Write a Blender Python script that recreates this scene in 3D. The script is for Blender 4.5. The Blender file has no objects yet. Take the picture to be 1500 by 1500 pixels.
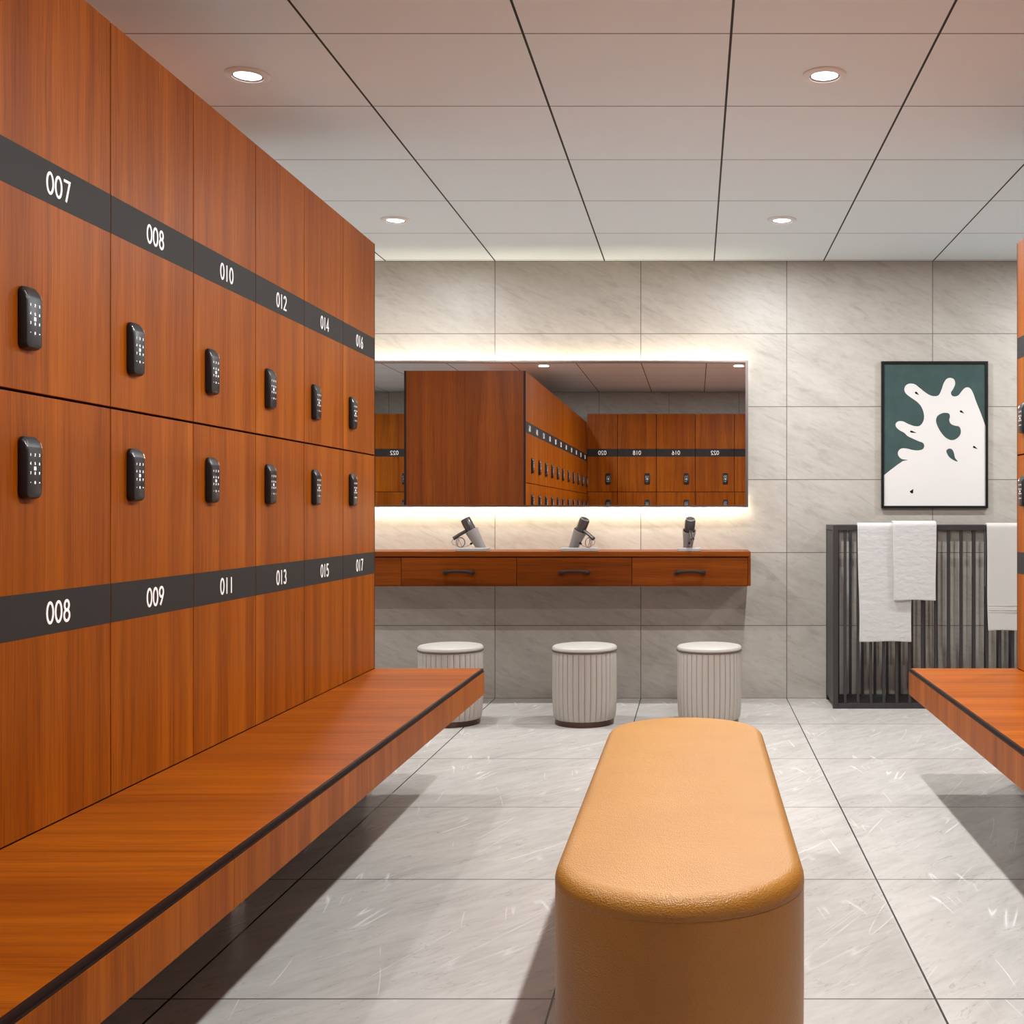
import bpy, bmesh, math, random
from mathutils import Vector, Matrix
from mathutils.geometry import tessellate_polygon
random.seed(4)
C = bpy.context.scene.collection
PI = math.pi
EYE = 1.1416
YW = 7.19            # far wall
H = 2.70

# ------------------------------------------------------------------ materials
def mat(name, col=(.5,.5,.5), rough=.5, metal=0, spec=.5, emit=None, es=0, coat=0):
    m = bpy.data.materials.new(name); m.use_nodes = True
    b = m.node_tree.nodes['Principled BSDF']
    b.inputs['Base Color'].default_value = (*col, 1)
    b.inputs['Roughness'].default_value = rough
    b.inputs['Metallic'].default_value = metal
    b.inputs['Specular IOR Level'].default_value = spec
    b.inputs['Coat Weight'].default_value = coat
    if emit:
        b.inputs['Emission Color'].default_value = (*emit, 1); b.inputs['Emission Strength'].default_value = es
    return m

class NT:
    def __init__(s, m):
        s.m = m; s.t = m.node_tree; s.b = s.t.nodes['Principled BSDF']
    def n(s, kind, **kw):
        o = s.t.nodes.new(kind)
        for k, v in kw.items(): setattr(o, k, v)
        return o
    def put(s, sock, v):
        if isinstance(v, bpy.types.NodeSocket): s.t.links.new(v, sock)
        elif v is not None: sock.default_value = v
    def math(s, op, a, b=None, c=None, clamp=False):
        o = s.n('ShaderNodeMath', operation=op); o.use_clamp = clamp
        s.put(o.inputs[0], a); s.put(o.inputs[1], b)
        if c is not None: s.put(o.inputs[2], c)
        return o.outputs[0]
    def vmath(s, op, a, b=None):
        o = s.n('ShaderNodeVectorMath', operation=op); s.put(o.inputs[0], a); s.put(o.inputs[1], b); return o.outputs[0]
    def sep(s, v):
        o = s.n('ShaderNodeSeparateXYZ'); s.put(o.inputs[0], v); return o.outputs
    def comb(s, x, y, z):
        o = s.n('ShaderNodeCombineXYZ')
        for i, v in enumerate((x, y, z)): s.put(o.inputs[i], v)
        return o.outputs[0]
    def mapping(s, v, sc=(1,1,1), rot=(0,0,0), loc=(0,0,0)):
        o = s.n('ShaderNodeMapping'); s.put(o.inputs['Vector'], v)
        o.inputs['Scale'].default_value = sc; o.inputs['Rotation'].default_value = rot; o.inputs['Location'].default_value = loc
        return o.outputs[0]
    def noise(s, v, scale=1, detail=3, rough=.5, dist=0):
        o = s.n('ShaderNodeTexNoise'); s.put(o.inputs['Vector'], v)
        o.inputs['Scale'].default_value = scale; o.inputs['Detail'].default_value = detail
        o.inputs['Roughness'].default_value = rough; o.inputs['Distortion'].default_value = dist
        return o.outputs['Fac']
    def ramp(s, f, stops):
        o = s.n('ShaderNodeValToRGB'); s.put(o.inputs[0], f); e = o.color_ramp.elements
        while len(e) < len(stops): e.new(.5)
        for i, (p, c) in enumerate(stops):
            e[i].position = p; e[i].color = (*c, 1) if isinstance(c, tuple) else (c, c, c, 1)
        return o.outputs[0]
    def mix(s, f, a, b, mode='MIX'):
        o = s.n('ShaderNodeMix', data_type='RGBA', blend_type=mode)
        s.put(o.inputs[0], f)
        for sock, v in ((o.inputs[6], a), (o.inputs[7], b)):
            s.put(sock, (*v, 1) if isinstance(v, tuple) else v)
        return o.outputs[2]
    def line(s, c, off, period, hw):
        d = s.math('PINGPONG', s.math('SUBTRACT', c, off), period/2)
        return s.math('LESS_THAN', d, hw)
    def obj(s): return s.n('ShaderNodeTexCoord').outputs['Object']
    def bump(s, h, strength=.3, dist=.002):
        o = s.n('ShaderNodeBump'); s.put(o.inputs['Height'], h)
        o.inputs['Strength'].default_value = strength; o.inputs['Distance'].default_value = dist
        s.t.links.new(o.outputs[0], s.b.inputs['Normal'])

def wood(name, axis, dark=(.26,.060,.0015), mid=(.335,.082,.0025), light=(.42,.113,.004), rough=.40, spec=.09):
    """cherry veneer, grain along axis"""
    m = mat(name, rough=rough, spec=spec); t = NT(m)
    v = t.obj()
    rnd = t.n('ShaderNodeObjectInfo').outputs['Random']
    v = t.vmath('ADD', v, t.comb(t.math('MULTIPLY', rnd, 13.7), t.math('MULTIPLY', rnd, 7.1), t.math('MULTIPLY', rnd, 9.3)))
    def sc(al, ac):
        return tuple(al if i == axis else ac for i in range(3))
    warp = t.noise(t.mapping(v, sc(.9, 3)), 1, 2)
    vw = t.vmath('ADD', v, t.comb(*[0 if i == axis else t.math('MULTIPLY', t.math('SUBTRACT', warp, .5), .10) for i in range(3)]))
    broad = t.noise(t.mapping(vw, sc(.22, 9)), 1, 2, .5)
    col = t.ramp(broad, [(.30, dark), (.5, mid), (.72, light)])
    med = t.noise(t.mapping(vw, sc(.6, 45)), 1, 4, .6)
    col = t.mix(.75, col, t.ramp(med, [(.3, (.68,.64,.6)), (.55, (1.,1.,1.)), (.75, (1.15,1.2,1.25))]), 'MULTIPLY')
    fine = t.noise(t.mapping(v, sc(5, 330)), 1, 3, .6)
    col = t.mix(.6, col, t.ramp(fine, [(.33, (.5,.42,.38)), (.5, (1.,1.,1.))]), 'MULTIPLY')
    # cathedral figure
    o = t.n('ShaderNodeTexWave', wave_type='RINGS', rings_direction='XYZ'[axis] if axis == 2 else 'SPHERICAL')
    o.wave_type = 'RINGS'; o.rings_direction = 'SPHERICAL'
    t.put(o.inputs['Vector'], t.mapping(vw, sc(.35, 6), loc=(0.3,.2,.1)))
    o.inputs['Scale'].default_value = 4; o.inputs['Distortion'].default_value = 2.2; o.inputs['Detail'].default_value = 2
    msk = t.ramp(t.noise(t.mapping(v, sc(.5, 5)), 1, 1), [(.5, 0.), (.62, 1.)])
    col = t.mix(t.math('MULTIPLY', msk, .28), col, t.mix(1., col, t.ramp(o.outputs['Fac'], [(.0, (.5,.42,.38)), (.25, (1.,1.,1.))]), 'MULTIPLY'))
    t.put(t.b.inputs['Base Color'], col)
    t.bump(fine, .05, .0005)
    return m

W_Z = wood('cherry_veneer_vertical', 2)
W_X = wood('cherry_veneer_across', 0, dark=(.32,.070,.0015), mid=(.40,.094,.002), light=(.49,.125,.004), rough=.45, spec=.10)
W_V = wood('cherry_veneer_drawer', 0, dark=(.12,.024,.0015), mid=(.16,.034,.002), light=(.20,.046,.004), spec=.12)
W_E = wood('cherry_veneer_end', 2, dark=(.13,.028,.004), mid=(.165,.036,.005), light=(.20,.047,.006), spec=.12)
DARKGAP = mat('gap_shade_carcass', (.010,.005,.003), .7, spec=.15)  # near-black carcass colour stands in for the shade in the gaps between doors
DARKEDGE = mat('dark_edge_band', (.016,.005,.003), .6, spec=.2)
BAND = mat('charcoal_band', (.034,.032,.030), .55, spec=.12)
WHITE = mat('white_numeral_glow', (.9,.88,.86), .5, emit=(1,.97,.94), es=.25)  # plain white numerals, brightened by a faint added emission
GLYPH = mat('keypad_glyph', (.9,.9,.9), .5, emit=(1,1,1), es=.8)
LOCK = mat('lock_plastic', (.018,.018,.019), .35, spec=.35)
STEEL = mat('brushed_steel', (.62,.60,.58), .35, 1)
BRONZE = mat('bronze_base', (.10,.055,.045), .3, .9)
RACK = mat('dark_grey_metal', (.042,.038,.037), .45, .3)
TRAY = mat('darker_tray', (.014,.015,.015), .5)
MIRROR = mat('mirror_glass', (.95,.95,.95), .0, 1)
FRAME = mat('mirror_frame_metal', (.16,.13,.12), .3, .8)
LED = mat('led_strip', (1,1,1), .5, emit=(1,.86,.64), es=55)
LEDB = mat('led_strip_lower', (1,1,1), .5, emit=(1,.88,.68), es=100)
LENS = mat('lamp_lens', (1,1,1), .5, emit=(1,.98,.95), es=6)
RING = mat('lamp_ring', (.80,.80,.80), .35)
BLACK = mat('picture_frame_black', (.004,.004,.004), .5, spec=.2)
PWHITE = mat('print_white', (.62,.585,.56), .8, spec=.1)
PBLACK = mat('print_black', (.006,.006,.006), .8, spec=.1)
HOLDER = mat('dryer_holder_grey', (.23,.205,.19), .4)
TRAYG = mat('dryer_tray_grey', (.33,.30,.28), .45)
DRYER = mat('dryer_grey', (.075,.064,.066), .25, .4)
CORD = mat('cord_brown', (.12,.09,.08), .5)
HANDLE = mat('handle_dark', (.022,.009,.006), .6, 0, .25)
PLAST = mat('plain_plaster', (.62,.57,.52), .8)

PGREEN = mat('print_green', (.045,.09,.085), .8); t = NT(PGREEN)
t.put(t.b.inputs['Base Color'], t.ramp(t.noise(t.obj(), 9, 6, .6), [(.3, (.020,.045,.041)), (.7, (.032,.064,.058))]))

def stone_wall(name, ax):
    m = mat(name, rough=.42, spec=.4); t = NT(m); v = t.obj(); s = t.sep(v)
    u = s[ax]; z = s[2]
    ix = t.math('FLOOR', t.math('DIVIDE', t.math('SUBTRACT', u, -1.235), .9)); iz = t.math('FLOOR', t.math('DIVIDE', z, .45))
    q = t.comb(t.math('ADD', u, t.math('MULTIPLY', iz, 3.17)), 0, t.math('ADD', z, t.math('MULTIPLY', ix, 5.31)))
    q = t.mapping(q, rot=(0, math.radians(-24), 0))
    a = t.noise(t.mapping(q, (1.6, 1, 5.5)), 1, 6, .62, .6)
    b = t.noise(t.mapping(q, (14, 1, 46)), 1, 4, .6, .4)
    c = t.noise(t.mapping(q, (5, 1, 24)), 1, 5, .65, 1.2)
    col = t.ramp(a, [(.28, (.355,.32,.275)), (.5, (.41,.373,.325)), (.72, (.45,.415,.365))])
    col = t.mix(.4, col, t.ramp(b, [(.3, (.80,.79,.78)), (.6, (1.04,1.04,1.04))]), 'MULTIPLY')
    col = t.mix(.45, col, t.ramp(c, [(.34, (.74,.72,.70)), (.46, (1.,1.,1.))]), 'MULTIPLY')
    l = t.math('MAXIMUM', t.line(u, -1.235, .9, .0022), t.line(z, 0, .45, .0022))
    col = t.mix(l, col, (.11,.09,.075))
    t.put(t.b.inputs['Base Color'], col); t.bump(b, .12, .001)
    return m
WALLX = stone_wall('stone_tile_wall_x', 0); WALLY = stone_wall('stone_tile_wall_y', 1)

FLOOR = mat('marble_floor_tile', rough=.27, spec=.45); t = NT(FLOOR); v = t.obj(); s = t.sep(v)
mx = t.math('FLOORED_MODULO', t.math('SUBTRACT', s[0], -.335), .9); my = t.math('FLOORED_MODULO', t.math('SUBTRACT', s[1], .95), 1.79)
q = t.comb(mx, my, 0)
# smoky streaks running up to the right
qs = t.mapping(q, rot=(0, 0, math.radians(-48)))
a = t.noise(t.mapping(qs, (2.2, 9, 1)), 1, 6, .62, .8)
b = t.noise(t.mapping(qs, (9, 36, 1)), 1, 4, .65, .6)
c = t.noise(q, 2.3, 3, .5)
col = t.ramp(a, [(.28, (.455,.43,.395)), (.5, (.52,.49,.452)), (.72, (.565,.535,.495))])
col = t.mix(.45, col, t.ramp(b, [(.3, (.82,.81,.80)), (.6, (1.05,1.05,1.05))]), 'MULTIPLY')
col = t.mix(.5, col, t.ramp(c, [(.3, (.9,.89,.88)), (.7, (1.08,1.08,1.08))]), 'MULTIPLY')
def vein(rot, sc, seed, w, lo, hi, st):
    global col
    p = t.mapping(t.mapping(q, rot=(0, 0, math.radians(rot))), sc, loc=(seed, seed*1.7, 0))
    n = t.noise(p, 1, 2, .45, .5)
    e = t.math('ABSOLUTE', t.math('SUBTRACT', n, .5))
    g = t.ramp(e, [(0., 1.), (w, 0.)])
    mk = t.ramp(t.noise(t.mapping(q, (3,3,3), loc=(seed*3, 1, 0)), 1, 2), [(lo, 0.), (hi, 1.)])
    col = t.mix(t.math('MULTIPLY', t.math('MULTIPLY', g, mk), st), col, (.84,.82,.80))
vein(-68, (.55, 4.4, 1), 1.3, .0055, .53, .62, .75)
vein(-60, (.5, 7.0, 1), 4.1, .005, .57, .66, .55)
vein(-98, (.5, 5.5, 1), 7.7, .006, .58, .66, .85)
dk = t.noise(t.mapping(qs, (5, 22, 1), loc=(3,5,0)), 1, 3, .5, 1.)
col = t.mix(t.math('MULTIPLY', t.ramp(t.math('ABSOLUTE', t.math('SUBTRACT', dk, .62)), [(0., 1.), (.012, 0.)]), .4), col, (.20,.18,.17))
col = t.mix(t.line(s[1], -.84, .895, .003), col, (.13,.115,.105))
col = t.mix(t.line(s[0], -.335, .9, .0028), col, (.03,.026,.024))
t.put(t.b.inputs['Base Color'], col)


CEIL = mat('ceiling_panel', rough=.6, spec=.2); t = NT(CEIL); s = t.sep(t.obj())
col = t.mix(t.line(s[1], -.265-.675*3, .675, .0034), (.78,.87,.92), (.17,.16,.155))
col = t.mix(t.line(s[0], -1.235, .676, .0042), col, (.022,.02,.02))
t.put(t.b.inputs['Base Color'], col)

LEATHER = mat('tan_leather', (.66,.29,.085), .36, spec=.45); t = NT(LEATHER)
vo = t.n('ShaderNodeTexVoronoi', feature='F1'); t.put(vo.inputs['Vector'], t.obj()); vo.inputs['Scale'].default_value = 330
n2 = t.noise(t.obj(), 60, 4, .6)
t.put(t.b.inputs['Base Color'], t.ramp(t.noise(t.obj(), 5, 4, .6), [(.3, (.405,.180,.030)), (.7, (.445,.204,.037))]))
t.bump(t.math('ADD', vo.outputs['Distance'], t.math('MULTIPLY', n2, 1.0)), .5, .002)
STOOLF = mat('stool_cream_leather', (.41,.365,.32), .42); t = NT(STOOLF)
t.bump(t.noise(t.obj(), 220, 2), .12, .001)
STOOLT = mat('stool_cushion_cream', (.50,.46,.41), .45)
PIPE = mat('stool_piping_brown', (.08,.045,.035), .45)
def towelmat(name, c, quilt):
    m = mat(name, c, .9, spec=.1); t = NT(m); m.node_tree.nodes['Principled BSDF'].inputs['Sheen Weight'].default_value = .3
    f = t.noise(t.obj(), 420, 3, .7)
    if quilt:
        w = t.noise(t.mapping(t.obj(), (24, 24, 40)), 1, 1.5, .5, .3)
        t.bump(t.math('ADD', t.math('MULTIPLY', w, 1.0), t.math('MULTIPLY', f, .25)), .6, .006)
    else:
        t.bump(f, .5, .0015)
    return m
TOWA = towelmat('towel_white_quilted', (.52,.505,.49), True)
TOWC = towelmat('towel_cream_plain', (.50,.48,.445), False)

# ------------------------------------------------------------------ mesh helpers
def box(bm, x0, x1, y0, y1, z0, z1, mi=0, bev=0):
    vs = [bm.verts.new((x, y, z)) for x in (x0, x1) for y in (y0, y1) for z in (z0, z1)]
    fs = []
    for idx in ((0,1,3,2),(4,6,7,5),(0,4,5,1),(2,3,7,6),(0,2,6,4),(1,5,7,3)):
        f = bm.faces.new([vs[i] for i in idx]); f.material_index = mi; fs.append(f)
    if bev:
        es = list({e for f in fs for e in f.edges})
        r = bmesh.ops.bevel(bm, geom=es, offset=bev, segments=2, profile=.6, affect='EDGES')
        for f in r['faces']: f.material_index = mi
def finish(name, bm, mats, parent=None, smooth=False, loc=None):
    bmesh.ops.recalc_face_normals(bm, faces=bm.faces[:])
    me = bpy.data.meshes.new(name); bm.to_mesh(me); bm.free()
    return link(name, me, mats, parent, smooth, loc)
def link(name, me, mats=None, parent=None, smooth=False, loc=None):
    if mats is not None:
        for m in (mats if isinstance(mats, (list, tuple)) else [mats]): me.materials.append(m)
    if smooth:
        me.shade_smooth()
        me.set_sharp_from_angle(angle=math.radians(35))
    o = bpy.data.objects.new(name, me); C.objects.link(o)
    if parent: o.parent = parent
    if loc: o.location = loc
    return o
def thing(name, label, cat, loc=(0,0,0), rz=0, group=None):
    o = bpy.data.objects.new(name, None); C.objects.link(o); o.empty_display_size = .1
    o.location = loc; o.rotation_euler = (0, 0, rz); tag(o, label, cat, group); return o
def tag(o, label, cat, group=None):
    o['label'] = label; o['category'] = cat
    if group: o['group'] = group
def struct(name, bm, m):
    o = finish(name, bm, m); o['kind'] = 'structure'; return o
def loft(bm, rings, mi=0, cap0=True, cap1=True, closed=True):
    vr = [[bm.verts.new(p) for p in r] for r in rings]
    n = len(rings[0])
    for a, b in zip(vr, vr[1:]):
        for i in range(n if closed else n-1):
            j = (i+1) % n
            f = bm.faces.new((a[i], a[j], b[j], b[i])); f.material_index = mi
    if cap0: bm.faces.new(vr[0][::-1]).material_index = mi
    if cap1: bm.faces.new(vr[-1]).material_index = mi
    return vr
def lathe(bm, prof, seg=48, mi=0, c=(0,0), cap0=True, cap1=True):
    loft(bm, [[(c[0]+r*math.cos(2*PI*k/seg), c[1]+r*math.sin(2*PI*k/seg), z) for k in range(seg)] for r, z in prof], mi, cap0, cap1)
def tube(bm, pts, r, seg=8, mi=0, closed=False, radii=None):
    pts = [Vector(p) for p in pts]; rings = []; n = len(pts); prev = None
    for i, p in enumerate(pts):
        if closed: d = pts[(i+1) % n]-pts[i-1]
        else: d = pts[min(i+1, n-1)]-pts[max(i-1, 0)]
        d.normalize()
        u = prev if prev is not None else (Vector((0,0,1)) if abs(d.z) < .9 else Vector((1,0,0)))
        u = (u-d*u.dot(d)).normalized(); prev = u; w = d.cross(u)
        rr = radii[i] if radii else r
        rings.append([tuple(p+rr*(math.cos(2*PI*k/seg)*u+math.sin(2*PI*k/seg)*w)) for k in range(seg)])
    if closed: rings.append(rings[0]); loft(bm, rings, mi, False, False)
    else: loft(bm, rings, mi)
def rrect(w, h, r, n=4, cx=0, cy=0):
    out = []
    for qx, qy, a0 in ((1,1,0),(-1,1,90),(-1,-1,180),(1,-1,270)):
        for k in range(n+1):
            a = math.radians(a0+90*k/n)
            out.append((cx+qx*(w/2-r)+r*math.cos(a), cy+qy*(h/2-r)+r*math.sin(a)))
    return out

# strokes for digits -------------------------------------------------
def arc(cx, cy, rx, ry, a0, a1, n=14):
    return [(cx+rx*math.cos(math.radians(a0+(a1-a0)*k/n)), cy+ry*math.sin(math.radians(a0+(a1-a0)*k/n))) for k in range(n+1)]
DIG = {
 '0': [(arc(.3,.5,.24,.44,0,360,28)[:-1], True)],
 '1': [([(.3,.02),(.3,.98)], False)],
 '2': [(arc(.3,.71,.22,.23,165,-35)+[(.08,.06),(.55,.06)], False)],
 '3': [(arc(.27,.73,.20,.21,150,-80), False), (arc(.27,.29,.23,.23,85,-150), False)],
 '4': [([(.43,.02),(.43,.95),(.06,.30),(.58,.30)], False)],
 '5': [([(.50,.94),(.15,.94),(.12,.54)]+arc(.27,.33,.24,.27,110,-145), False)],
 '6': [(arc(.3,.30,.22,.25,0,360,22)[:-1], True), ([(.42,.97),(.24,.70),(.09,.38)], False)],
 '7': [([(.06,.94),(.54,.94),(.24,.02)], False)],
 '8': [(arc(.3,.73,.18,.21,0,360,20)[:-1], True), (arc(.3,.28,.22,.24,0,360,22)[:-1], True)],
 '9': [(arc(.3,.70,.22,.25,0,360,22)[:-1], True), ([(.18,.03),(.36,.30),(.51,.62)], False)],
 '*': [([(.15,.5),(.45,.5)], False), ([(.3,.35),(.3,.65)], False)],
 '#': [([(.05,.5),(.6,.5)], False), ([(.3,.35),(.6,.5),(.3,.65)], False)],
}
def ribbon(bm, pts, closed, hw, y0, y1, mi=0):
    """pts in (x,z); slab between y0 (front) and y1"""
    P = [Vector(p) for p in pts]; n = len(P); L = []; R = []
    for i, p in enumerate(P):
        a = P[i-1] if (i or closed) else None; b = P[(i+1) % n] if (i < n-1 or closed) else None
        d1 = (p-a).normalized() if a is not None else (b-p).normalized()
        d2 = (b-p).normalized() if b is not None else d1
        n1 = Vector((-d1.y, d1.x)); n2 = Vector((-d2.y, d2.x)); m_ = (n1+n2)
        m_ = m_.normalized() if m_.length > 1e-4 else n1
        k = hw/max(.5, m_.dot(n1)); L.append(p+m_*k); R.append(p-m_*k)
    rings = [[(l.x, y0, l.y), (r.x, y0, r.y), (r.x, y1, r.y), (l.x, y1, l.y)] for l, r in zip(L, R)]
    if closed: rings.append(rings[0]); loft(bm, rings, mi, False, False)
    else: loft(bm, rings, mi)
def text(bm, s, cx, cz, h, pitch, y0, y1, hw=.062, mi=0):
    n = len(s); x = cx-pitch*(n-1)/2
    for ch in s:
        for pts, cl in DIG[ch]:
            ribbon(bm, [(x+(a-.3)*h, cz+(b-.5)*h) for a, b in pts], cl, hw*h, y0, y1, mi)
        x += pitch

# ------------------------------------------------------------------ room
XL, XR, YB = -5.0, 3.6, -.71
T = .1
bm = bmesh.new(); box(bm, XL-T, XR+T, YB-T, YW+T, -T, 0); struct('floor', bm, FLOOR)
bm = bmesh.new(); box(bm, XL-T, XR+T, YB-T, YW+T, H, H+T); struct('ceiling', bm, CEIL)
bm = bmesh.new(); box(bm, XL-T, XR+T, YW, YW+T, 0, H); struct('wall_far', bm, WALLX)
bm = bmesh.new(); box(bm, XL-T, XR+T, YB-T, YB, 0, H); struct('wall_behind', bm, WALLX)
bm = bmesh.new(); box(bm, XL-T, XL, YB, YW, 0, H); struct('wall_left', bm, WALLY)
bm = bmesh.new(); box(bm, XR, XR+T, YB, YW, 0, H); struct('wall_right', bm, WALLY)

# ------------------------------------------------------------------ locker units
CACHE = {}
def shared(key, fn, mats, smooth=False):
    if key not in CACHE:
        bm = bmesh.new(); fn(bm); bmesh.ops.recalc_face_normals(bm, faces=bm.faces[:])
        me = bpy.data.meshes.new(key[0]); bm.to_mesh(me); bm.free()
        for m in mats: me.materials.append(m)
        if smooth: me.shade_smooth(); me.set_sharp_from_angle(angle=math.radians(30))
        CACHE[key] = me
    return CACHE[key]
def child(name, me, parent):
    o = bpy.data.objects.new(name, me); C.objects.link(o); o.parent = parent; return o

def lock_mesh(bm, cx, cz, s):
    # body: rounded slab, sloping at the top
    def ring(w, zb, zt, r, y):
        return [(cx+a*s, y, cz+b*s) for a, b in rrect(w, zt-zb, r, 5, 0, (zb+zt)/2)]
    loft(bm, [ring(.058,-.0625,.0625,.014,-.0003), ring(.060,-.0635,.0635,.014,-.003*s), ring(.060,-.0635,.0630,.014,-.008*s),
              ring(.058,-.062,.056,.013,-.0135*s), ring(.054,-.059,.044,.010,-.0175*s), ring(.050,-.056,.041,.008,-.0185*s)])
    f = -.0185*s
    rows = [(.026, '123'), (.0085, '456'), (-.011, '789'), (-.030, '*0#')]
    for dz, chs in rows:
        for k, ch in enumerate(chs):
            text(bm, ch, cx+(k-1)*.0158*s, cz+dz*s, .0056*s, 0, f-.0004, f+.0002, .11, 1)
    box(bm, cx-.0036*s, cx+.0036*s, f-.0004, f+.0002, cz-.0052*s, cz+.0022*s, 1)
    # thin bright bevel lines at the top corners
    for sx in (-1, 1):
        tube(bm, [(cx+sx*.0285*s, -.0135*s, cz+.052*s), (cx+sx*.0265*s, -.0175*s, cz+.042*s)], .0007*s, 5, 2)

def zmap(z, s): return EYE+(z-EYE)*s
def unit(w, depth, s, up, lo, loc, rz, label, group, top_number=True):
    """locker column; front at local y=0 looking to -y"""
    r = thing('locker', label, 'locker', loc, rz, group)
    Z = lambda z: zmap(z, s)
    zt, zs, zb = Z(2.282), Z(1.387), .4875
    child('body', shared(('body', w, depth, s), lambda b: (box(b, -w/2+.001, w/2-.001, .019, depth, .06, zt-.004), box(b, -w/2+.001, w/2-.001, .05, depth-.02, 0, .06)), [DARKGAP]), r)
    g = .0019 if s == 1 else .003
    for kind, z0, z1, b0, b1, lz, num in (('u', zs+.003, zt, Z(1.792), Z(1.881), Z(1.5365), up), ('l', zb, zs-.003, Z(.888), Z(.979), Z(1.234), lo)):
        d = child('door', shared(('door', w, s, kind), lambda b: box(b, -w/2+g, w/2-g, 0, .0185, z0, z1, 0, .0008), [W_Z]), r)
        child('number_band', shared(('number_band', w, s, kind), lambda b: box(b, -w/2+g, w/2-g, -.0006, .0, b0, b1), [BAND]), d)
        child('keypad_lock', shared(('keypad_lock', w, s, kind), lambda b: lock_mesh(b, -w/2+.104*s, lz, s), [LOCK, GLYPH, STEEL], True), d)
        if num:
            child('number', shared(('number', num, s, kind), lambda b: text(b, num, 0.0, (b0+b1)/2-.001, .0485*s, .0325*s, -.0014, -.0006), [WHITE]), d)
    return r

XF = -1.3563; XRF = 1.363; Y1 = 4.934; YBK = -.35; PT = .006
w0 = .446
ups = ['016','014','012','010','008','007']; los = ['017','015','013','011','009','008']
edge = Y1-PT
edges = [(edge-w0+PT*0, edge)]
y = Y1-w0
bounds = [(y, edge)]
while len(bounds) < 6:
    bounds.append((y-w0, y)); y -= w0
w1 = (y-YBK)/5
for k in range(5): bounds.append((y-w1, y)); y -= w1
ordn = ['first','second','third','fourth','fifth','sixth','seventh','eighth','ninth','tenth','eleventh']
wide = {0:'006',1:'005',2:'004',3:'003',4:'002'}
for i, (a, b) in enumerate(bounds):
    if i < 6:
        extra = ['farthest of the row', 'second from the far end', 'third from the far end', 'fourth from the far end', 'fifth from the far end', 'cut by the left picture edge'][i]
        lab = 'cherry locker column numbered %s over %s, %s' % (ups[i], los[i], extra)
        unit(round(b-a, 5), .487, 1, ups[i], los[i], (XF, (a+b)/2, 0), PI/2, lab, 'lockers in the long left row')
    else:
        lab = 'left-row cherry locker seen only in the mirror, %s from the far end' % ordn[i]
        unit(round(b-a, 5), .487, 1, wide[i-6], None, (XF, (a+b)/2, 0), PI/2, lab, 'lockers in the long left row')
    rl = 'cherry locker column of the right row, ' + ('at the picture edge beside the cream towel' if i == 0 else '%s from the towel end' % ordn[i])
    unit(round(b-a, 5), .487, 1, None, None, (XRF, (a+b)/2, 0), -PI/2, rl, 'lockers in the right row')
# backing banks behind both rows (the block is two lockers deep)
for nm, xa, xb, side in (('left', XF-.973, XF-.4875, 'left'), ('right', XRF+.4875, XRF+.973, 'right')):
    bm = bmesh.new(); box(bm, xa, xb, YBK, Y1-PT, 0, 2.283)
    o = finish('locker_backing', bm, W_E); tag(o, 'plain cherry cabinet back standing behind the %s locker row' % side, 'cabinet')
# end panels with dark corner strips
def endpanel(xa, xb, strip_at, label):
    cx = (xa+xb)/2
    r = thing('end_panel', label, 'panel', (cx, Y1-PT, 0), 0, 'end panels of the locker blocks')
    bm = bmesh.new(); box(bm, xa-cx+.0008, xb-cx-.0008, 0, PT, 0, 2.283); finish('panel_face', bm, W_E, r)
    bm = bmesh.new(); e = (xa if strip_at < 0 else xb)-cx
    box(bm, min(e, e-strip_at*.018), max(e, e-strip_at*.018), PT, PT+.001, 0, 2.283); o = finish('corner_strip', bm, DARKEDGE, r); o['label'] = 'dark vertical corner strip'
endpanel(XF-.973, XF-.4867, -1, 'cherry end panel of the left locker block, left half in the mirror')
endpanel(XF-.4867, XF, 1, 'cherry end panel of the left locker block, half directly behind locker 016')
endpanel(XRF, XRF+.4867, -1, 'cherry end panel of the right locker block, half next to the bench')
endpanel(XRF+.4867, XRF+.973, 1, 'cherry end panel of the right locker block, half away from the bench')

# back row seen in the mirror
S = 1.0946
def backrow(x0, x1, num, label):
    unit(round(x1-x0, 5), .35, S, num, None, ((x0+x1)/2, YBK, 0), PI, label, 'lockers on the wall behind the camera')
B = [(-1.3545,-.9735,'020','left-most reflected one, at the corner'), (-.9735,-.4857,'018','second from the corner'), (-.4857,.004,'016','third from the corner'), (.004,.4925,'022','fourth from the corner')]
for x0, x1, num, e in B:
    backrow(x0, x1, num, 'reflected cherry locker column numbered %s, %s' % (num, e))
backrow(.4925, .981, None, 'reflected cherry locker column at the mirror\'s right edge')
backrow(.981, 1.36, None, 'cherry locker column in the right corner behind the camera')
xs = [-4.991+.488*k for k in range(6)]
for k in range(5):
    backrow(xs[k], xs[k+1], '022' if k == 2 else None,
            ['cherry locker column at the left wall behind the camera', 'cherry locker column second from the left wall behind the camera',
             'reflected cherry locker column numbered 022 at the mirror\'s far left edge', 'cherry locker column beside the far-left 022, hidden by the reflected end panel',
             'cherry locker column in the left aisle nearest the locker block, behind the camera'][k])

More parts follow.
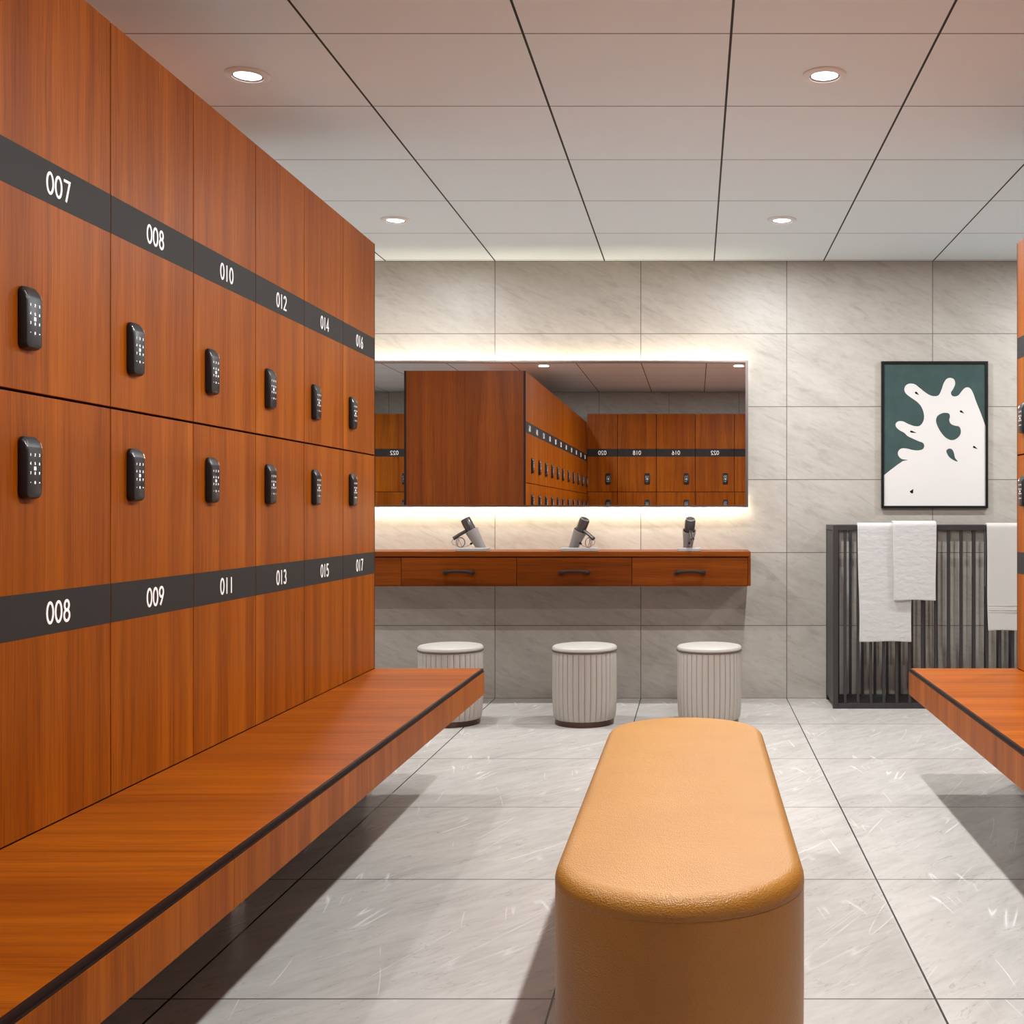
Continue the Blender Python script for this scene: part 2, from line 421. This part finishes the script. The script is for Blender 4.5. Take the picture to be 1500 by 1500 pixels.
# ------------------------------------------------------------------ benches
def bench(ya, yb, xin, xout, label, group, legs):
    sg = 1 if xout > xin else -1
    W = abs(xout-xin); L = yb-ya
    r = thing('locker_bench', label, 'bench', (xin, (ya+yb)/2, 0), 0, group)
    X = lambda d: sg*d
    def bx(bm, d0, d1, y0, y1, z0, z1, bev=0): box(bm, min(X(d0), X(d1)), max(X(d0), X(d1)), y0, y1, z0, z1, 0, bev)
    g = .001
    bm = bmesh.new(); bx(bm, .001, W-.012, -L/2+g, L/2, .4655, .4855, .0006); finish('seat', bm, W_X, r)
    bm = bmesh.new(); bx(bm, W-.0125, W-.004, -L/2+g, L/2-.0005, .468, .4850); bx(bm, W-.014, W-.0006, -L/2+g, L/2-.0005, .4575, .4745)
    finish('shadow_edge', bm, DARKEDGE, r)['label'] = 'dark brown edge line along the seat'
    bm = bmesh.new(); bx(bm, W-.018, W, -L/2+g, L/2, .376, .4715, .0006); finish('fascia', bm, W_Z, r)
    bm = bmesh.new(); bx(bm, .03, W-.018, L/2-.018, L/2, .376, .4655); finish('end_fascia', bm, W_X, r)
    bm = bmesh.new(); bx(bm, .012, W-.03, -L/2+.01, L/2-.02, .38, .465); finish('core', bm, DARKGAP, r)
    for ly in legs:
        bm = bmesh.new(); bx(bm, .012, .03, ly-(ya+yb)/2-.05, ly-(ya+yb)/2+.05, 0, .379)
        finish('support_leg', bm, STEEL, r)['label'] = 'brushed steel support leg'
YS = bounds[5][0]
bench(YS, Y1, XF, -.8926, 'floating cherry bench below lockers 008 to 016, farther segment of the left bench', 'benches along the locker rows', (4.75, 3.38, 2.5))
bench(YBK+.02, YS, XF, -.8926, 'floating cherry bench running out of the lower left corner, nearer segment', 'benches along the locker rows', (2.0, .6))
bench(YS, Y1, XRF, .9045, 'floating cherry bench at the right whose corner covers the towel rack foot', 'benches along the locker rows', (4.75, 3.38, 2.5))
bench(YBK+.02, YS, XRF, .9045, 'floating cherry bench of the right row, nearer segment outside the picture', 'benches along the locker rows', (2.0, .6))

# ------------------------------------------------------------------ ottoman
r = thing('ottoman_bench', 'long tan leather ottoman with rounded ends standing in the middle of the floor', 'ottoman', (-.031, 3.045, 0))
def stadium(rad, half, z, n=28):
    out = []
    for k in range(n+1): a = PI*k/n; out.append((rad*math.cos(a), half+rad*math.sin(a), z))
    for k in range(n+1): a = PI+PI*k/n; out.append((rad*math.cos(a), -half+rad*math.sin(a), z))
    return out
R0, HF = .25, .695
bm = bmesh.new()
rings = [stadium(R0-.001, HF, .403), stadium(R0, HF, .405), stadium(R0, HF, .414)]
for k in range(1, 9):
    a = k/8*PI/2; rings.append(stadium(R0-.032*(1-math.cos(a)), HF, .414+.034*math.sin(a)))
for q_ in (.04, .08, .14, .2): rings.append(stadium(R0-.032-q_, HF, .448+.002*min(1, q_/.1)))
loft(bm, rings); finish('cushion', bm, LEATHER, r, True)['label'] = 'tan leather top with rounded edge'
bm = bmesh.new(); loft(bm, [stadium(R0-.006, HF, .0), stadium(R0-.002, HF, .004), stadium(R0-.0005, HF, .2), stadium(R0-.0005, HF, .4025), stadium(R0-.001, HF, .403)])
finish('upholstered_base', bm, LEATHER, r, True)['label'] = 'leather side falling straight to the floor'

# ------------------------------------------------------------------ stools
def make_stool(label, loc, rz):
    r = thing('stool', label, 'stool', loc, rz, 'round fluted stools under the vanity')
    def body(bm):
        N = 34; seg = N*8; rings = []
        prof = [(.163,.030,.6),(.166,.040,1),(.170,.075,1),(.1735,.14,.9),(.1745,.22,.8),(.174,.32,.8),(.173,.38,.8),(.171,.395,.6)]
        for rr, z, k in prof:
            ring = []
            for i in range(seg):
                a = 2*PI*i/seg; ph = (i % 8)/8
                d = .0065*k*(abs(math.sin(PI*ph))**.55)-.0045
                ring.append(((rr+d)*math.cos(a), (rr+d)*math.sin(a), z))
            rings.append(ring)
        loft(bm, rings)
    child('fluted_body', shared(('fluted_body',), body, [STOOLF], True), r)
    def seams(bm):
        N = 34
        for i in range(N):
            a = 2*PI*i/N
            tube(bm, [((rr-.0044)*math.cos(a), (rr-.0044)*math.sin(a), z) for rr, z in ((.166,.04),(.170,.075),(.1735,.14),(.1745,.22),(.174,.32),(.173,.385))], .0011, 4)
    child('flute_seams', shared(('flute_seams',), seams, [PIPE]), r)
    child('cushion', shared(('stool_cushion',), lambda b: lathe(b, [(.165,.396),(.173,.401),(.1765,.408),(.175,.417),(.168,.4235),(.150,.427),(.10,.429),(.04,.4295)], 64), [STOOLT], True), r)
    def pipe(bm): tube(bm, [(.1755*math.cos(2*PI*k/64), .1755*math.sin(2*PI*k/64), .398) for k in range(64)], .0028, 6, closed=True)
    child('piping', shared(('piping',), pipe, [PIPE], True), r)
    child('base_ring', shared(('base_ring',), lambda b: lathe(b, [(.157,0),(.160,.002),(.160,.024),(.162,.028),(.158,.031)], 64), [BRONZE], True), r)
make_stool('round cream fluted stool half hidden behind the left bench corner', (-1.332, 6.348, 0), .02)
make_stool('round cream fluted stool fully visible between the left bench and the ottoman', (-.602, 6.348, 0), 0)
make_stool('round cream fluted stool whose foot is hidden by the ottoman', (.077, 6.348, 0), .05)

# ------------------------------------------------------------------ vanity
VX0, VX1, VY = -2.40, .324, 6.79
r = thing('vanity_cabinet', 'wall-hung cherry vanity cabinet with drawers and dark handles below the mirror', 'cabinet', ((VX0+VX1)/2, VY, .72))
ox = (VX0+VX1)/2
zb_, zt_ = .7185-.72, .886-.72
bm = bmesh.new(); box(bm, VX0-ox+.016, VX1-ox-.016, .014, YW-VY, zb_+.002, zt_-.001)
finish('carcass', bm, DARKGAP, r)
bm = bmesh.new(); box(bm, VX1-ox-.0155, VX1-ox, 0, YW-VY, zb_, zt_, 0, .001); box(bm, VX0-ox, VX0-ox+.0155, 0, YW-VY, zb_, zt_, 0, .001)
finish('side_panel', bm, W_V, r)
bm = bmesh.new(); box(bm, VX0-ox+.016, VX1-ox-.016, .001, YW-VY, zb_-.0015, zb_+.002); finish('bottom_panel', bm, W_V, r)
seam = [-2.384, -1.712, -1.04, -.368, .308]
for a, b in zip(seam, seam[1:]):
    bm = bmesh.new(); box(bm, a-ox+.0015, b-ox-.0015, 0, .016, zb_+.003, zt_-.003, 0, .0008)
    d = finish('drawer', bm, W_V, r)
    c = (a+b)/2-ox; zc = .802-.72
    bm = bmesh.new()
    pts = [(c-.080, -.002, zc-.005), (c-.079, -.016, zc-.004), (c-.068, -.026, zc-.001), (c-.04, -.028, zc+.002), (c, -.028, zc+.003), (c+.04, -.028, zc+.002), (c+.068, -.026, zc-.001), (c+.079, -.016, zc-.004), (c+.080, -.002, zc-.005)]
    tube(bm, pts, .006, 10, radii=[.0125,.0125,.0115,.009,.0085,.009,.0115,.0125,.0125]); finish('handle', bm, HANDLE, d, True)
bm = bmesh.new(); box(bm, VX0, VX1, VY-.001, YW, .889, .919, 0, .003)
tag(finish('countertop', bm, W_V), 'continuous cherry worktop lying over the vanity drawers, carrying the hair dryers', 'countertop')

# mirror
MX0, MX1, MZ0, MZ1, MY = -2.40, .3236, 1.1795, 2.0745, 7.125
r = thing('wall_mirror', 'wide backlit mirror in thin dark metal frame on the wall above the vanity', 'mirror', ((MX0+MX1)/2, YW, MZ0))
ox, oz = (MX0+MX1)/2, MZ0
fw = .012
def mb(bm, x0, x1, y0, y1, z0, z1, **k): box(bm, x0-ox, x1-ox, y0-YW, y1-YW, z0-oz, z1-oz, **k)
bm = bmesh.new(); mb(bm, MX0+fw, MX1-fw, 7.130, 7.140, MZ0+fw, MZ1-fw); finish('mirror_glass', bm, MIRROR, r)
for nm in range(4):
    bm = bmesh.new()
    if nm == 0: mb(bm, MX0, MX1, MY-.014, 7.142, MZ1-fw, MZ1)
    if nm == 1: mb(bm, MX0, MX1, MY-.014, 7.142, MZ0, MZ0+fw)
    if nm == 2: mb(bm, MX0, MX0+fw, MY-.014, 7.142, MZ0+fw, MZ1-fw)
    if nm == 3: mb(bm, MX1-fw*1.3, MX1, MY-.014, 7.142, MZ0+fw, MZ1-fw)
    finish('frame', bm, FRAME, r)
bm = bmesh.new(); mb(bm, MX0+.04, MX1-.04, 7.143, YW-.0005, MZ0+.03, MZ1-.03); finish('backing_box', bm, DARKGAP, r)
bm = bmesh.new(); mb(bm, MX0+.03, MX1-.02, 7.143, 7.158, MZ1-.029, MZ1-.025); finish('light_strip', bm, LED, r)['label'] = 'warm glowing strip along the upper edge'
bm = bmesh.new(); mb(bm, MX0+.03, MX1-.02, 7.143, 7.158, MZ0+.025, MZ0+.029); finish('light_strip', bm, LEDB, r)['label'] = 'warm glowing strip along the lower edge'

# ------------------------------------------------------------------ hair dryers
def dryer(cx, cy, yaw, bw, bd, bc, lab_h, lab_d):
    z0 = .919
    h = thing('dryer_holder', lab_h, 'holder', (cx, cy, z0), 0, 'grey hair dryer holders on the vanity')
    bm = bmesh.new()
    loft(bm, [[(a, b, z) for a, b in rrect(w, d, .012, 4, bc, 0)] for w, d, z in ((bw-.004, bd-.004, .0002), (bw, bd, .003), (bw, bd, .016), (bw-.006, bd-.006, .020))])
    finish('tray', bm, TRAYG, h, True)
    ca, sa = math.cos(yaw), math.sin(yaw)
    tilt = math.radians(29)
    ax = Vector((math.sin(tilt), 0, math.cos(tilt)))
    base = Vector((-.050, 0, .019))
    def P(p): return (p.x*ca-p.y*sa, p.x*sa+p.y*ca, p.z)
    def ringat(o, axis, rad, n=28, flat=False):
        u = Vector((axis.z, 0, -axis.x)); v = Vector((0, 1, 0)); out = []
        for k in range(n):
            a = 2*PI*k/n; p = o+u*rad*math.cos(a)+v*rad*math.sin(a)
            if flat: p = p+axis*((.019-p.z)/axis.z)
            out.append(P(p))
        return out
    bm = bmesh.new()
    rs = [ringat(base, ax, .028, flat=True)]
    for d, rad in ((.03,.030),(.07,.0345),(.105,.0385),(.118,.0395),(.119,.0375),(.115,.0350),(.07,.031)): rs.append(ringat(base+ax*d, ax, rad))
    loft(bm, rs); finish('cup', bm, HOLDER, h, True)
    # cable hook on the cup
    bm = bmesh.new(); p = base+ax*.052+Vector((ax.z, 0, -ax.x))*.036
    q0 = [P(p+Vector((-.005, 0, .002))), P(p+Vector((.008, 0, -.006)))]
    tube(bm, q0, .006, 8); finish('hook', bm, BLACK, h)['label'] = 'small black cable hook'
    d_ = thing('hair_dryer', lab_d, 'hair dryer', (cx, cy, z0), 0, 'grey hair dryers in their holders')
    bm = bmesh.new()
    rs = []
    for d, rad in ((.078,.020),(.09,.0275),(.125,.030),(.16,.0315),(.188,.0305),(.197,.0275),(.199,.023),(.196,.020),(.196,.010),(.198,.006),(.198,.001)): rs.append(ringat(base+ax*d, ax, rad))
    loft(bm, rs); finish('barrel', bm, DRYER, d_, True)
    bm = bmesh.new()
    for rr_ in (.0225, .0275): 
        tube(bm, ringat(base+ax*(.1985 if rr_ < .025 else .1965), ax, rr_, 28), .0010, 5, closed=True)
    finish('rim', bm, STEEL, d_, True)
    u = Vector((ax.z, 0, -ax.x))
    s0 = base+ax*.128+u*.022; e0 = s0+Vector((.082, 0, -.047))
    bm = bmesh.new(); tube(bm, [P(s0), P(s0.lerp(e0, .15)+Vector((0,0,.003))), P(s0.lerp(e0, .55)+Vector((0,0,.004))), P(e0)], .01, 12, radii=[.0115,.0105,.0105,.0115]); finish('grip', bm, DRYER, d_, True)
    # looped cord: from the grip end, a double coil, to the hook
    bm = bmesh.new(); cc = base+Vector((.122, 0, .032)); pts = []
    st = e0
    pts.append(st)
    pts += [st+Vector((.012, 0, -.018)), st+Vector((.004, -.004, -.034)), st+Vector((-.022, -.005, -.044))]
    for k in range(0, 33):
        a = math.radians(-60+k*720/32); rr_ = .027 if k < 16 else .0305
        pts.append(cc+Vector((rr_*math.cos(-a)*.9, -.006+.012*k/32, rr_*math.sin(-a))))
    pts += [cc+Vector((-.012, .006, -.030)), p+Vector((.016, 0, -.014)), p+Vector((.006, 0, -.004))]
    tube(bm, [P(q_) for q_ in pts], .0017, 6); finish('cord', bm, CORD, d_, True)
dryer(-1.312, 6.875, PI, .186, .13, .0, 'grey cup holder tilting to the left on the vanity, nearest the lockers', 'dark grey hair dryer leaning left with grip pointing left, nearest the lockers')
dryer(-.682, 6.875, -math.radians(38), .216, .13, .0, 'grey cup holder at the middle of the vanity, between the two others', 'dark grey hair dryer at the middle of the vanity, grip pointing to the lower right')
dryer(-.035, 6.875, -math.radians(80), .140, .15, .0, 'grey cup holder near the right end of the vanity, standing upright to the viewer', 'dark grey hair dryer near the right end of the vanity, grip towards the viewer')

# ------------------------------------------------------------------ picture
def px(x, y): return ((1270+x/5.7696-1018.25)/238.9, EYE+(752-(510+y/5.7696))/238.9)
fx0, fz1 = px(128, 107); fx1, fz0 = px(1030, 1352); cxp, czp = (fx0+fx1)/2, (fz0+fz1)/2
YP = YW-.028
r = thing('framed_picture', 'framed abstract print, white organic shape on dark green, above the towel rack', 'picture', (cxp, YP, czp))
bm = bmesh.new(); ft = .0145; a, b, c_, d = fx0-cxp, fx1-cxp, fz0-czp, fz1-czp
for q_ in ((a, b, d-ft, d), (a, b, c_, c_+ft), (a, a+ft, c_+ft, d-ft), (b-ft, b, c_+ft, d-ft)): box(bm, q_[0], q_[1], 0, .0275, q_[2], q_[3])
finish('frame', bm, BLACK, r)
def smooth(pts, n=6, closed=True):
    out = []; N = len(pts)
    for i in range(N):
        p0, p1, p2, p3 = (pts[(i+k-1) % N] for k in range(4))
        for k in range(n):
            t_ = k/n
            out.append(tuple(.5*((2*p1[j])+(-p0[j]+p2[j])*t_+(2*p0[j]-5*p1[j]+4*p2[j]-p3[j])*t_*t_+(-p0[j]+3*p1[j]-3*p2[j]+p3[j])*t_**3) for j in (0, 1)))
    return out
def flat(bm, pts, yy, mi):
    vs = [bm.verts.new((x-cxp, yy, z-czp)) for x, z in (px(*q_) for q_ in pts)]
    for tri in tessellate_polygon([[Vector((v.co.x, v.co.z, 0)) for v in vs]]):
        f = bm.faces.new([vs[i] for i in tri]); f.material_index = mi
blob = [(310,952),(350,943),(300,935),(271,905),(270,872),(295,847),(340,846),(400,860),(450,861),(482,848),(491,820),(478,797),(440,783),(390,760),(350,740),(320,712),(280,690),(252,662),(249,637),(270,616),(310,616),(360,640),(410,656),(448,655),(475,630),(489,590),(485,540),(465,490),(430,450),(380,415),(338,382),(322,348),(334,312),(370,295),(412,302),(450,330),(500,370),(545,396),(590,402),(618,388),(638,345),(655,295),(680,257),(715,247),(745,262),(753,298),(737,340),(718,370),(725,396),(750,405),(780,395),(805,365),(830,337),(857,327),(882,338),(905,375),(932,450),(972,550),(1005,640)]
sm = []
N_ = len(blob)
for i in range(N_-1):
    p0, p1, p2, p3 = blob[max(i-1, 0)], blob[i], blob[i+1], blob[min(i+2, N_-1)]
    for k in range(5):
        t_ = k/5
        sm.append(tuple(.5*((2*p1[j])+(-p0[j]+p2[j])*t_+(2*p0[j]-5*p1[j]+4*p2[j]-p3[j])*t_*t_+(-p0[j]+3*p1[j]-3*p2[j]+p3[j])*t_**3) for j in (0, 1)))
out = [(144,1340),(144,1077),(200,1032),(262,985)]+sm+[(1005,640),(1020,682),(1020,1340)]
bm = bmesh.new()
flat(bm, [(140,118),(140,1344),(1022,1344),(1022,118)], .0100, 0)
flat(bm, out, .0094, 1)
flat(bm, smooth([(600,575),(630,552),(665,543),(700,550),(709,575),(703,605),(715,635),(750,652),(785,660),(801,690),(795,730),(765,762),(725,775),(685,762),(645,725),(610,670),(591,615)]), .0088, 0)
flat(bm, smooth([(678,870),(690,852),(708,847),(728,855),(742,882),(752,925),(775,956),(740,945),(700,915)]), .0088, 0)
def drop(x, y, L, ang, wd):
    ca, sa = math.cos(math.radians(ang)), math.sin(math.radians(ang))
    loc = [(-L*.5, 0), (-L*.42, -wd*.8), (-L*.2, -wd), (L*.1, -wd*.55), (L*.5, 0), (L*.1, wd*.55), (-L*.2, wd), (-L*.42, wd*.8)]
    flat(bm, smooth([(x+u_*ca-v_*sa, y+u_*sa+v_*ca) for u_, v_ in loc]), .0088, 2)
drop(430,380,42,38,9); drop(398,707,56,14,8); drop(812,537,42,32,9); drop(923,839,42,30,9); drop(388,1207,38,-60,15)
finish('print', bm, [PGREEN, PWHITE, PBLACK], r)['label'] = 'abstract print, white shape with fingers on dark green'
bm = bmesh.new(); box(bm, a+.005, b-.005, .012, .0275, c_+.005, d-.005); finish('backing_board', bm, BLACK, r)

# ------------------------------------------------------------------ towel rack
RX0, RX1, RYF, RZ = .806, 2.30, 6.81, 1.073
r = thing('towel_rack', 'dark grey metal towel rack of vertical bars standing at the wall under the picture', 'rack', (RX0, RYF, 0))
L = RX1-RX0; D = 7.176-RYF
def rb(nm, x0, x1, y0, y1, z0, z1, m=RACK, bev=.0015):
    bm = bmesh.new(); box(bm, x0, x1, y0, y1, z0, z1, 0, bev); return finish(nm, bm, m, r)
pw = .030
rb('post', 0, pw, 0, pw, 0, RZ); rb('post', L-pw, L, 0, pw, 0, RZ); rb('post', 0, pw, D-pw, D, 0, RZ); rb('post', L-pw, L, D-pw, D, 0, RZ)
rb('side_panel', .002, .014, pw, D-pw, .03, RZ-.032); rb('side_panel', L-.014, L-.002, pw, D-pw, .03, RZ-.032)
rb('rail', pw, L-pw, 0, pw, RZ-.03, RZ); rb('rail', pw, L-pw, D-pw, D, RZ-.03, RZ)
rb('rail', 0, pw, pw, D-pw, RZ-.03, RZ); rb('rail', L-pw, L, pw, D-pw, RZ-.03, RZ)
rb('rail', pw, L-pw, 0, pw, 0, .03); rb('rail', pw, L-pw, D-pw, D, 0, .03)
rb('bottom_plate', .014, L-.014, pw, D-pw, .004, .028, TRAY)
n = 0
while .072+.0755*n < L-.05:
    x = .072+.0755*n
    rb('bar', x-.008, x+.008, .006, .022, .03, RZ-.03, RACK, .001)
    rb('bar', x-.008, x+.008, D-.022, D-.006, .03, RZ-.03, RACK, .001); n += 1

# ------------------------------------------------------------------ towels
def towel(name, label, x0, x1, zbot, off, m, offz=0, back=.35, wob=.004, th=.012, stripes=(), flare=0, seed=0, thick_edge=False):
    rnd = random.Random(seed)
    # mid-surface path in (y,z) over the front rail of the rack
    yf = RYF-.004-off-th/2; yb_ = RYF+.030+.004+off+th/2; zt = RZ+.003+offz+th/2
    path = []; n1 = 46
    for k in range(n1+1): path.append((yf, zbot+(zt-.02-zbot)*k/n1))
    cr = (yb_-yf)/2; cyy = (yf+yb_)/2; hz = .02
    for k in range(1, 10):
        a = PI-PI*k/10; path.append((cyy+cr*math.cos(a), zt-hz+hz*math.sin(a)))
    for k in range(0, 16): path.append((yb_, zt-hz-back*k/15))
    nx = 26; r_ = x1-x0; cx = (x0+x1)/2
    bm = bmesh.new(); grid = []
    ph = [rnd.uniform(0, 6.28) for _ in range(6)]
    for j, (yy, zz) in enumerate(path):
        row = []
        for i in range(nx+1):
            u = i/nx; hang = max(0, min(1, (zt-zz)/(zt-zbot)))
            front = 1 if j <= n1 else -1
            w = wob*hang*(math.sin(u*5+ph[0]+zz*2)+.5*math.sin(u*11+ph[1]+zz*5)-.9)
            edge_in = .006*math.sin(zz*9+ph[2])*hang
            xx = x0+r_*u+(.012*flare*hang*(1 if u < .5 else -1)*abs(2*u-1))+edge_in*(1-2*u)*.6
            pz = .0025*math.sin(u*7+ph[3]) if j == 0 else 0
            row.append(bm.verts.new((xx-cx, yy-RYF+(-abs(w) if front > 0 else abs(w)), zz+pz-RZ)))
        grid.append(row)
    for j in range(len(path)-1):
        for i in range(nx):
            bm.faces.new((grid[j][i], grid[j][i+1], grid[j+1][i+1], grid[j+1][i]))
    o = finish(name, bm, m, None, True)
    o.location = (cx, RYF, RZ)
    s_ = o.modifiers.new('thickness', 'SOLIDIFY'); s_.thickness = th; s_.offset = 0
    b_ = o.modifiers.new('soft', 'BEVEL'); b_.width = th*.35; b_.segments = 3; b_.limit_method = 'ANGLE'; b_.angle_limit = math.radians(50)
    tag(o, label, 'towel', 'towels hanging over the rack')
    # hems and woven borders
    for z_, hh, nm in stripes:
        bm = bmesh.new(); yy = yf-th/2-.0035-RYF
        box(bm, x0-cx+.004, x1-cx-.004, yy, yy+.003, z_-hh-RZ, z_+hh-RZ, 0, .001)
        finish(nm, bm, m, o)
    return o
towel('towel', 'long white quilted towel on the rack, left one partly under a shorter towel', .947, 1.272, .394, 0, TOWA, flare=1.0, th=.011, seed=3)
towel('towel', 'short white quilted towel on the rack overlapping the long towel', 1.152, 1.405, .636, .016, TOWA, offz=.0115, flare=.3, th=.011, seed=8)
towel('towel', 'plain cream towel with a ribbed border, hanging at the right beside the locker edge', 1.702, 2.02, .458, 0, TOWC, flare=.6, th=.010, wob=.002, seed=5, stripes=[(.604,.0022,'border'),(.566,.0022,'border'),(.585,.010,'border')])

# ------------------------------------------------------------------ lights
def downlight(x, y, label, power):
    r = thing('downlight', label, 'ceiling light', (x, y, H), 0, 'recessed round downlights in the ceiling')
    child('trim_ring', shared(('trim_ring',), lambda b: loft(b, [[(rr*math.cos(2*PI*k/56), rr*math.sin(2*PI*k/56), z) for k in range(56)] for rr, z in ((.078,-.0003),(.078,-.003),(.074,-.0065),(.060,-.0095),(.054,-.0095),(.053,-.006),(.053,-.002))], 0, False, False), [RING], True), r)
    child('inner_ring', shared(('inner_ring',), lambda b: loft(b, [[(rr*math.cos(2*PI*k/48), rr*math.sin(2*PI*k/48), z) for k in range(48)] for rr, z in ((.0528,-.0015),(.0525,-.005),(.048,-.006),(.047,-.003))], 0, False, False), [FRAME], True), r)
    child('lens', shared(('lens',), lambda b: lathe(b, [(.047,-.002),(.047,-.0035),(.02,-.004)], 48), [LENS]), r)
    l = bpy.data.lights.new('downlight_beam', 'AREA'); l.shape = 'DISK'; l.size = .094; l.energy = power; l.color = (.97, 1, 1.03)
    o = bpy.data.objects.new('downlight_beam', l); C.objects.link(o); o.parent = r; o.location = (0, 0, -.0105)
LX = (-3.64, -1.59, .46, 2.51); LY = (2.02, 4.14, 6.185)
names = {(-1.59,4.14):'larger ceiling downlight at the upper left, above the lockers', (.46,4.14):'larger ceiling downlight at the upper right', (-1.59,6.185):'smaller farther ceiling downlight on the left, near the locker end', (.46,6.185):'smaller farther ceiling downlight on the right, towards the wall',
         (-1.59,2.02):'ceiling downlight reflected near the middle of the mirror\'s top edge', (.46,2.02):'ceiling downlight reflected in the mirror\'s upper right corner'}
POW = 45
cols = {-3.64:'over the left aisle', -1.59:'over the left locker block', .46:'over the central aisle', 2.51:'over the right side'}
rowsn = {2.02:'in the row in front of the camera', 4.14:'in the third row', 6.185:'in the row nearest the far wall'}
for x in LX:
    for y in LY:
        downlight(x, y, names.get((x, y), 'ceiling downlight %s, %s' % (cols[x], rowsn[y])), POW*{-1.59:.7}.get(x, 1)*{2.02:1.22, 6.185:.85}.get(y, 1.02))

w = bpy.data.worlds.new('world'); bpy.context.scene.world = w; w.use_nodes = True
w.node_tree.nodes['Background'].inputs[0].default_value = (.5,.5,.5,1); w.node_tree.nodes['Background'].inputs[1].default_value = .2

# ------------------------------------------------------------------ camera
cd = bpy.data.cameras.new('camera'); cam = bpy.data.objects.new('camera', cd); C.objects.link(cam)
cam.location = (0, 0, EYE); cam.rotation_euler = (PI/2, 0, 0)
cd.sensor_width = 36; cd.lens = 1707/1500*36; cd.shift_x = -(1018.25-750)/1500; cd.shift_y = 2/1500
cd.clip_start = .05
sc = bpy.context.scene; sc.camera = cam
sc.view_settings.view_transform = 'Standard'; sc.view_settings.look = 'None'; sc.view_settings.gamma = 1
sc.view_settings.use_curve_mapping = False
sc.view_settings.exposure = 0.0
